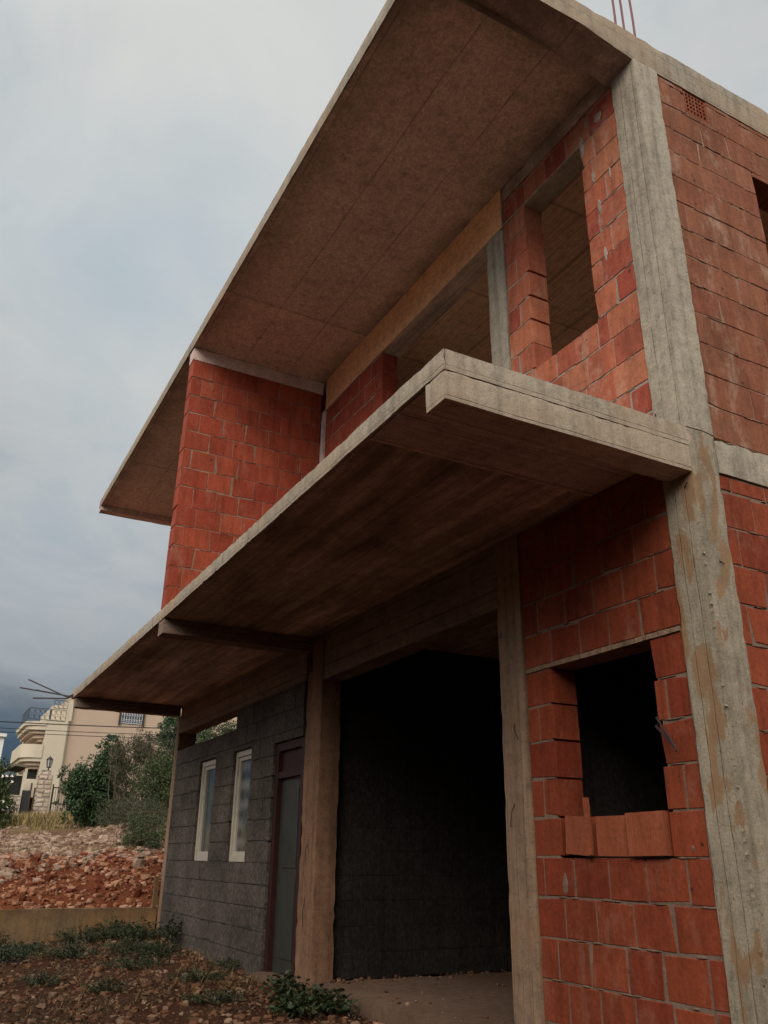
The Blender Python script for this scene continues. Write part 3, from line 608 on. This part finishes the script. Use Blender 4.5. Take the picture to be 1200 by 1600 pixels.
ol = bush('oleander', 'green oleander with white flowers at the left edge beside the stone wall', 'shrub', B(-25, -1.25), [(0, 0, 1.0, .6, .6, .7), (0, -.1, 1.6, .45, .5, .65), (.1, .15, .5, .6, .7, .55)], 11000, .12, .036, M['leaf_mid'], 9, 9)
rnd = random.Random(4)
for _ in range(26):
    f = MB()
    p = Vector((rnd.uniform(.1, .65), rnd.uniform(-.3, .6), rnd.uniform(.4, 1.5)))
    for k in range(5): leaf(f, p, Vector((1, 0, .4)) + rv(rnd) * .3, rv(rnd), .05, .04)
    f.build('flower', M['flower'], ol)
def weed(label, x, y, rad, h, n, L, W, seed, mat='leaf_weed', cat='weed', z=None):
    rad *= 1.3; n = int(n * 1.9); h *= 1.25
    rnd = random.Random(seed); o = empty('weed', label, cat, (x, y, gz(x, y) if z is None else z), 0, 'weeds in front of the house')
    lf, st = MB(), MB()
    for _ in range(n):
        a = rnd.uniform(0, 6.28); rr = rad * rnd.random() ** .6; hh = h * rnd.uniform(.3, 1) * (1.1 - .5 * rr / rad)
        e = Vector((math.cos(a) * rr, math.sin(a) * rr, hh)); b0 = e * .25; b0.z = -.01
        mid = (b0 + e) / 2 + Vector((0, 0, hh * .25)); st.tube([b0, mid, e], .0025, .0012, 4)
        for _ in range(rnd.randint(4, 7)):
            q = mid.lerp(e, rnd.uniform(-.3, 1.05)) + rv(rnd) * L * .5
            q.z = max(q.z, .006)
            leaf(lf, q, Vector((0, 0, 1)) + rv(rnd) * .8, rv(rnd) + e * 1.5, L * rnd.uniform(.6, 1.2), W * rnd.uniform(.6, 1.2), .18)
    lf.build('leaves', M[mat], o); st.build('stem', M['leaf_weed'], o); return o
weed('broad leaved dark creeper sprawling at the base of the garage column', -3.72, -.3, .26, .13, 70, .05, .042, 1)
weed('small broad leaved creeper rising against the brown garage column', -4.3, -.28, .16, .17, 26, .045, .038, 2)
weed('tall sprig of weed leaning on the grey block wall under the windows', -8.3, -.1, .1, .36, 16, .055, .03, 3)
weed('dense green weed patch at the corner of the low wall and the grey wall', -8.7, -.4, .32, .2, 80, .035, .018, 4)
weed('weed patch under the middle of the low yellow wall', -9.05, -1.0, .3, .17, 70, .035, .016, 5)
weed('weed patch in front of the low yellow wall at the left edge', -8.7, -1.75, .32, .14, 70, .035, .016, 6)
weed('dark leafy weed among the stones in the middle of the yard', -8.0, -1.25, .28, .13, 60, .035, .018, 7)
weed('weed with small leaves near the grey wall below the second window', -7.5, -.45, .28, .13, 55, .032, .016, 8)
weed('straggly weed in the stones nearest the bottom left corner', -6.6, -1.75, .2, .1, 30, .035, .016, 9)
weed('scattered weed in the orange stones in front of the red door', -5.6, -.55, .25, .1, 34, .03, .016, 10)
weed('small weed at the foot of the grey wall left of the red door', -6.2, -.13, .2, .09, 26, .028, .014, 12)
weed('weed between the stones to the left of the broad leaved creeper', -4.6, -.75, .22, .09, 34, .03, .018, 13)
weed('matted dark weed filling the foot of the low wall near its middle', -9.2, -.62, .3, .2, 75, .036, .018, 15)
weed('matted weed heap between the low wall and the stones at the left', -8.35, -1.95, .34, .14, 70, .034, .017, 16)
weed('ground hugging weed in front of the two white windows', -7.9, -.62, .34, .13, 70, .034, .017, 17)
weed('dusty weed in the stones straight below the second white window', -6.9, -.85, .28, .11, 50, .032, .017, 18)
weed('lone weed among orange stones at the bottom edge left of centre', -5.75, -1.35, .2, .1, 32, .03, .016, 19)
weed('thin dark weed growing against the far left part of the low wall', -9.25, -1.95, .15, .2, 26, .04, .014, 14)
mb = MB(); rnd = random.Random(21)
for _ in range(9000):
    x = -22.5 - 8 * rnd.random(); y = rnd.uniform(-3.5, 3.2) if rnd.random() < .75 else rnd.uniform(2, 6)
    if nz((x, y, 2), .6) < -.2: continue
    if x > -25 and nz((x, y, 7), .5) < .1: continue
    h = rnd.uniform(.12, .38); a = rnd.uniform(0, 6.28); d = Vector((math.cos(a), math.sin(a), 0)); p = Vector((x, y, gz(x, y) - .02)); s = Vector((-d.y, d.x, 0)) * .012
    l = d * h * rnd.uniform(.1, .5)
    mb.add([p - s, p + s, p + l * .4 + s * .6 + Vector((0, 0, h * .6)), p + l + Vector((0, 0, h))], [(0, 1, 2), (0, 2, 3)])
for _ in range(2600):
    x = rnd.uniform(-21, -12.6); y = rnd.uniform(-2.5, 3.2)
    if nz((x, y, 4), .7) < .12 and y < 1.2: continue
    h = rnd.uniform(.06, .22); a = rnd.uniform(0, 6.28); d = Vector((math.cos(a), math.sin(a), 0)); p = Vector((x, y, gz(x, y) - .02)); s = Vector((-d.y, d.x, 0)) * .008
    mb.add([p - s, p + s, p + d * h * .4 + Vector((0, 0, h))], [(0, 1, 2)])
for _ in range(1500):
    x = rnd.uniform(-9.4, -4.8); y = -2.3 * rnd.random()
    if nz((x, y, 14), 1.3) < .05: continue
    h = rnd.uniform(.03, .13); a = rnd.uniform(0, 6.28); d = Vector((math.cos(a), math.sin(a), 0)); p = Vector((x, y, gz(x, y) - .01)); w_ = Vector((-d.y, d.x, 0)) * .0025
    mb.add([p - w_, p + w_, p + d * h * .7 + Vector((0, 0, h))], [(0, 1, 2)])
T(mb.build('grass', M['dry_grass'], None), kind='stuff', label='dry yellow grass on the slope below the gate', cat='grass')
mb = MB(); rnd = random.Random(31)
for _ in range(19000):
    x = rnd.uniform(-9.4, -3.2); y = -2.4 * rnd.random()
    w = .5 + .5 * min(1, max(0, (-6 - x) / 2.5)); k = nz((x, y, 6), 1.1) + .25 * w
    if k < .12 or rnd.random() > w + .1: continue
    L = rnd.uniform(.012, .035)
    leaf(mb, Vector((x, y, gz(x, y) + rnd.uniform(.004, .05 * w))), Vector((0, 0, 1)) + rv(rnd) * .9, rv(rnd), L, L * rnd.uniform(.3, .6))
T(mb.build('ground_cover', M['litter'], None), kind='stuff', label='dead leaves and creeping green over the stones', cat='ground cover')
# ------------------------------------------------------------------ villa behind
VX = -42
vl = empty('villa', 'cream three storey villa with curved balconies behind the shrubs', 'building', (VX, 2, 2.4))
def vb(name, lo, hi, mat, parent=vl):
    m = MB(); m.box((lo[0] - VX, lo[1] - 2, lo[2] - 2.4), (hi[0] - VX, hi[1] - 2, hi[2] - 2.4)); return m.build(name, mat, parent)
vb('wall', (-54, 2.98, 1.8), (-42, 12, 8.35), M['villa_pink'])
vb('wall', (-52, 2.0, 1.8), (-41.8, 2.98, 7.02), M['villa_cream'])
vb('wall', (-50, 2.9, 7.02), (-41.85, 3.12, 8.0), M['villa_cream'])
vb('upper_block', (-48, 2.35, 7.02), (-43.2, 2.9, 7.95), M['villa_cream'])
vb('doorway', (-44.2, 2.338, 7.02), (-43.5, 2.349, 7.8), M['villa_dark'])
def rounded(name, x0, x1, y0, y1, z0, z1, mat, parent=vl, n=8):
    """balcony body: its outer corner is rounded in plan"""
    m = MB(); r = min(.7, (y1 - y0) * .8); pl = [(x0, y1), (x0, y0)]
    for i in range(n + 1):
        a = math.pi / 2 * i / n; pl.append((x1 - r + r * math.sin(a), y0 + r - r * math.cos(a)))
    pl.append((x1, y1)); k = len(pl)
    vs = [(x - VX, y - 2, z - 2.4) for z in (z0, z1) for x, y in pl]
    m.add(vs, [tuple(range(k))[::-1], tuple(range(k, 2 * k))] + [(i, (i + 1) % k, k + (i + 1) % k, k + i) for i in range(k)])
    return m.build(name, mat, parent, smooth=40)
ub = rounded('balcony', -46, -41.75, 1.05, 2.0, 6.72, 6.9, M['villa_cream'])
for k, (a, z0, z1) in enumerate(((1.16, 6.5, 6.72), (1.3, 6.32, 6.5), (1.5, 6.15, 6.32), (1.75, 6.0, 6.15))):
    rounded('corbel', -46, -41.8 - .12 * k, a, 2.0, z0, z1, M['villa_cream'] if k < 1 else M['villa_pink'], ub)
mb_ = rounded('balcony', -46, -41.75, 1.02, 2.0, 5.2, 5.82, M['villa_cream'])
for k, (a, z0, z1) in enumerate(((1.12, 5.03, 5.2), (1.3, 4.86, 5.03), (1.5, 4.72, 4.86))):
    rounded('corbel', -46, -41.8 - .15 * k, a, 2.0, z0, z1, M['villa_cream'] if k < 1 else M['villa_pink'], mb_)
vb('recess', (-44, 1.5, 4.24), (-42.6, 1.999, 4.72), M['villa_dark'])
vb('balcony_post', (-42.2, 1.42, 4.24), (-42.05, 1.52, 4.72), M['villa_cream'])
rounded('parapet', -46, -41.75, 1.12, 2.0, 3.4, 4.22, M['villa_cream'])
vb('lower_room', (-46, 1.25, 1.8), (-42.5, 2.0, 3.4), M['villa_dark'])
def rail(name, y0, y1, x0, z0, z1, mat, side=True, n=7):
    m = MB(); P = lambda y, z: (x0 - VX, y - 2, z - 2.4)
    for z in (z0, z1): m.tube([P(y0, z), P(y1, z)], .016, n=4)
    for i in range(n + 1):
        y = y0 + (y1 - y0) * i / n; m.tube([P(y, z0), P(y, z1)], .011, n=4)
        if i < n:
            w = (y1 - y0) / n
            for j in range(2):
                cz = z0 + (z1 - z0) * (j + .5) / 2; rr = min(w * .42, (z1 - z0) * .21)
                m.tube([P(y + w / 2 + math.cos(6.28 * q / 10) * rr, cz + math.sin(6.28 * q / 10) * rr) for q in range(9)], .01, n=4, cap=False)
    if side:
        for z in (z0, z1): m.tube([P(y0, z), (x0 - 3 - VX, y0 - 2, z - 2.4)], .016, n=4)
        for i in range(9): m.tube([(x0 - i * .35 - VX, y0 - 2, z0 - 2.4), (x0 - i * .35 - VX, y0 - 2, z1 - 2.4)], .011, n=4)
    return m.build(name, mat, vl)
rail('railing', 1.12, 2.82, -41.8, 6.98, 7.52, M['iron'])
rail('railing', 2.2, 2.85, -41.9, 7.6, 8.0, M['iron'], False, 3)
vb('loggia', (-42.4, 5.5, 7.12), (-41.99, 6.62, 7.9), M['villa_glass'])
rail('lattice', 5.54, 6.58, -41.95, 7.16, 7.75, M['pale_iron'], False, 8)
vb('loggia_post', (-41.99, 5.42, 7.05), (-41.9, 5.5, 8.2), M['wood']); vb('loggia_post', (-41.99, 6.62, 7.05), (-41.9, 6.7, 8.2), M['wood'])
wv = vb('window', (-42.05, 5.0, 6.22), (-41.97, 5.4, 6.6), M['villa_cream']); vb('pane', (-41.97, 5.05, 6.27), (-41.96, 5.36, 6.55), M['villa_glass'], wv)
vb('drain_pipe', (-41.99, 2.99, 2.0), (-41.9, 3.05, 8.1), M['villa_cream'])
# other houses and sheds
w = empty('white_house', 'plain white house wall at the far left edge beyond the oleander', 'building', (-60, -1.2, 2.6))
m = MB(); m.box((-8, -6, -1), (0, 2.8, 5.55)); m.build('wall', M['white_wall'], w); m = MB(); m.box((-8.2, -6.2, 5.55), (.2, 2.9, 5.75)); m.build('roof', M['white_wall'], w)
s = empty('carport', 'dark open carport with a sloping tiled roof beside the villa', 'shed', (-38, .5, 2.2))
m = MB(); m.add([(0, -.6, 2.0), (0, .1, 2.35), (0, .55, 2.3), (-3, .55, 2.3), (-3, .1, 2.35), (-3, -.6, 2.0), (0, -.6, 1.92), (0, .1, 2.26), (0, .55, 2.2), (-3, .55, 2.2), (-3, .1, 2.26), (-3, -.6, 1.92)],
    [(0, 1, 4, 5), (1, 2, 3, 4), (6, 11, 10, 7), (7, 10, 9, 8), (0, 6, 7, 1), (1, 7, 8, 2), (5, 4, 10, 11), (4, 3, 9, 10), (0, 5, 11, 6), (2, 8, 9, 3)]); m.build('roof', M['roof_tile'], s)
m = MB(); m.box((-3, -.5, -.6), (-.6, .5, 1.9)); m.build('wall', M['villa_dark'], s)
m = MB()
for y in (-.5, .5): m.box((-.15, y - .05, -.6), (-.03, y + .05, 2.0))
m.build('post', M['villa_cream'], s)
def masonry(name, parent, lo, hi, seed, cs=.19):
    """rubble stone facing: uneven stones set on a mortar core"""
    rnd = random.Random(seed); core = MB(); core.box(lo, hi); core.build('mortar_core', M['mortar'], parent)
    m = MB()
    for fx in (0, 1):
        a0, a1 = (lo[1], hi[1]) if fx == 0 else (lo[0], hi[0]); z = lo[2]
        while z < hi[2] - .03:
            h = min(cs * rnd.uniform(.5, .95), hi[2] - z); a = a0
            while a < a1 - .02:
                w = min(cs * rnd.uniform(.7, 1.7), a1 - a)
                e = .012; d = rnd.uniform(.015, .04)
                if fx == 0: rbox(m, (hi[0] - .02, a + e, z + e), (hi[0] + d, a + w - e, z + h - e), .07, .012, .02, seed=rnd.random() * 50)
                else: rbox(m, (a + e, lo[1] - d, z + e), (a + w - e, lo[1] + .02, z + h - e), .07, .012, .02, seed=rnd.random() * 50)
                a += w
            z += h
    return m.build(name, M['masonry'], parent, smooth=50)
zp = gz(-30, .9)
pl = empty('gate_pillar', 'tall stone gate pillar carrying a lantern', 'pillar', (-30, .9, zp))
masonry('stone_facing', pl, (-.4, -.23, -.3), (0, .23, 1.45), 1); masonry('cap_stones', pl, (-.33, -.15, 1.45), (-.06, .15, 1.62), 2, .14)
la = empty('lantern', 'black iron lantern on top of the stone gate pillar', 'lamp', (-30.2, .96, zp + 1.62))
m = MB(); m.tube([(0, 0, 0), (0, 0, .1)], .035, .02, 6); m.tube([(0, 0, .38), (0, 0, .46)], .13, .03, 6); m.tube([(0, 0, .46), (0, 0, .5)], .02, .01, 6)
for k in range(6):
    a = k * 1.0472; m.tube([(.07 * math.cos(a), .07 * math.sin(a), .1), (.11 * math.cos(a), .11 * math.sin(a), .38)], .012, n=4)
m.tube([(0, 0, .09), (0, 0, .115)], .08, n=6); m.build('frame', M['iron'], la)
m = MB(); m.tube([(0, 0, .115), (0, 0, .375)], .06, .095, 6); m.build('glass', M['lamp_glass'], la)
sw_ = empty('stone_wall', 'rough stone garden wall left of the dark gate', 'wall', (-30, -.4, gz(-30, -.4)))
masonry('stone_facing', sw_, (-.35, -2.6, -.3), (0, .58, .85), 3)
g1 = empty('gate', 'dark solid metal gate standing ajar between the stone wall and pillar', 'gate', (-30.1, .43, gz(-30, .4)))
m = MB(); m.box((-.05, -.22, .02), (-.01, .05, .95)); m.build('leaf_panel', M['iron'], g1); m = MB(); m.tube([(0, .05, 0), (0, .05, 1.2)], .03, n=6); m.box((-.06, .16, 0), (.0, .2, 1.05)); m.build('gate_post', M['wood'], g1)
g2 = empty('barred_gate', 'tall barred iron gate right of the stone pillar', 'gate', (-30.1, 1.2, gz(-30, 1.5)))
m = MB()
for i in range(13): m.tube([(0, .03 + i * .075, .02), (0, .03 + i * .075, 1.05 + .03 * math.sin(i * .26))], .009, n=4)
m.build('bar', M['iron'], g2); m = MB()
for z in (.06, .5, 1.04): m.box((-.02, 0, z - .018), (.02, .98, z + .018))
for y in (0, .96): m.box((-.025, y - .02, 0), (.025, y + .02, 1.15))
m.build('frame', M['wood'], g2)
m = MB(); m.tube([(0, 0, -.2), (.02, .04, .15), (0, -.05, .36)], .02, .014, 5); T(m.build('stake', M['wood'], None), 'leaning dark wooden stake in the dry grass below the gate', 'stake').location = (-24.2, .33, gz(-24.2, .33))
for i, (za, zb, lab) in enumerate(((3.87, 4.24, 'thick overhead power cable, uppermost of the three'), (3.72, 4.05, 'overhead power cable in the middle of the three'), (3.63, 3.95, 'thin overhead power cable, lowest of the three'))):
    m = MB(); pts = []
    for k in range(41):
        q = k / 40; y = -14 + 40 * q; z = za + (zb - za) * (y + 1.57) / 4 * .55 + .0035 * (y - 2) ** 2 - .02
        pts.append((-20 - .02 * y, y, z))
    m.tube(pts, .013 if i == 0 else .008, n=5); T(m.build('power_cable', M['cable'], None, smooth=60), lab, 'cable', 'overhead power cables')
# hills far off
hm = MB(); nx, nyy = 60, 60
for i in range(nx + 1):
    for j in range(nyy + 1):
        x = -420 - 1500 * i / nx; y = -1300 + 2600 * j / nyy; r = i / nx
        z = 3 + 120 * (math.sin(min(1, r * 1.5) * 1.5708)) * (.75 + .35 * nz((x, y, 0), .0016)) + 14 * nz((x, y, 0), .011)
        hm.v.append((x, y, z if i else -5))
hm.f = [(a * (nyy + 1) + b, (a + 1) * (nyy + 1) + b, (a + 1) * (nyy + 1) + b + 1, a * (nyy + 1) + b + 1) for a in range(nx) for b in range(nyy)]
t = NT('hazed_hill_scrub', 1., .0); n = t.noise(t.co(), .02, 8, .7)
T(hm.build('hills', t.done(t.mix(t.mr(n, .35, .65), (.04, .055, .06), (.075, .09, .095))), None, smooth=80), kind='structure')  # distance haze put into the blue-grey of the scrub
# ------------------------------------------------------------------ sky, sun, camera
SUN = Vector((.60, -.58, .55)).normalized()
wd = bpy.data.worlds.new('World'); bpy.context.scene.world = wd; wd.use_nodes = True
class WT(NT):
    def __init__(s): s.t = wd.node_tree
t = WT(); bg = wd.node_tree.nodes['Background']
sky = t.n('ShaderNodeTexSky', _sky_type='NISHITA', _sun_disc=False, _sun_elevation=math.asin(SUN.z), _sun_rotation=math.atan2(SUN.x, SUN.y))
sky.dust_density = 3.; sky.air_density = 1.4
gen = t.n('ShaderNodeTexCoord').outputs['Generated']
nrm = t.n('ShaderNodeVectorMath', _operation='NORMALIZE', i0=gen).outputs[0]
sp = t.n('ShaderNodeSeparateXYZ', i0=nrm)
den = t.math('ADD', t.math('MAXIMUM', sp.outputs[2], 0.), .16)
pc = t.n('ShaderNodeCombineXYZ', i0=t.math('DIVIDE', sp.outputs[0], den), i1=t.math('DIVIDE', sp.outputs[1], den)).outputs[0]
cl = t.noise(pc, 1.1, 9, .56, .4); cl2 = t.noise(pc, .55, 5, .5)
body = t.ramp(t.math('ADD', sp.outputs[2], t.math('MULTIPLY', t.math('SUBTRACT', cl, .5), .09)), [(0, (.4, .75, 1.1)), (.108, (.6, .95, 1.35)), (.138, (1.45, 1.8, 2.2)), (.16, (2.6, 2.95, 3.3)), (.19, (3.35, 3.7, 4.0)), (.28, (3.9, 4.25, 4.55)), (.354, (4.4, 4.75, 5.0)), (.487, (5.1, 5.4, 5.55)), (.62, (5.5, 5.8, 5.95)), (.8, (5.9, 6.1, 6.05))])
body = t.mix(1., body, t.ramp(cl, [(.3, .91), (.5, 1.), (.7, 1.06)]), 'MULTIPLY')
thin = t.n('ShaderNodeVectorMath', _operation='DOT_PRODUCT', i0=nrm, i1=(-.79, .16, .592)).outputs['Value']
wisp = t.noise(pc, 1.9, 9, .62, .8)
body = t.mix(1., body, t.ramp(wisp, [(.32, (.84, .9, .95)), (.5, (1., 1., 1.)), (.66, (1.1, 1.07, 1.04))]), 'MULTIPLY')
gap = t.math('MULTIPLY', t.mr(t.noise(pc, 2.2, 6, .6), .38, .6), t.mr(thin, .975, .997))
blue = t.mix(.12, (4.2, 5.3, 6.0), sky.outputs[0])
col = t.mix(t.math('MULTIPLY', gap, .45), body, blue)
dt = t.n('ShaderNodeVectorMath', _operation='DOT_PRODUCT', i0=nrm, i1=tuple(SUN)).outputs['Value']
glow = t.mr(t.math('POWER', t.math('MAXIMUM', dt, 0.), 1.3), 0., 1., 1., 4.5)
gl = t.n('ShaderNodeCombineXYZ', i0=glow, i1=t.math('MULTIPLY_ADD', glow, .88, .12), i2=t.math('MULTIPLY_ADD', glow, .76, .24)).outputs[0]
t.set(bg.inputs['Color'], t.mix(1., col, gl, 'MULTIPLY')); bg.inputs['Strength'].default_value = .1
sl_ = bpy.data.lights.new('sun', 'SUN'); sl_.energy = 1.7; sl_.angle = R(30); sl_.color = (1, .87, .74)
so = bpy.data.objects.new('sun', sl_); C.objects.link(so); so.rotation_euler = (-SUN).to_track_quat('-Z', 'Y').to_euler()
cam = bpy.data.cameras.new('camera'); co_ = bpy.data.objects.new('camera', cam); C.objects.link(co_)
fw = Vector((-.815613, .433578, .383126)); rt = Vector((.473623, .88065, .011649)); up = Vector((.33235, -.190959, .923622))
mt = Matrix((rt, up, -fw)).transposed().to_4x4(); mt.translation = (2.61506, -3.13772, .943487); co_.matrix_world = mt
cam.sensor_fit = 'VERTICAL'; cam.sensor_height = 32.; cam.lens = 1304.234 / 1600 * 32.; cam.clip_start = .05; cam.clip_end = 6000
sc = bpy.context.scene; sc.camera = co_
sc.view_settings.view_transform = 'Standard'; sc.view_settings.look = 'None'; sc.view_settings.gamma = 1; sc.view_settings.exposure = 0.
sc.cycles.max_bounces = 6; sc.cycles.diffuse_bounces = 4
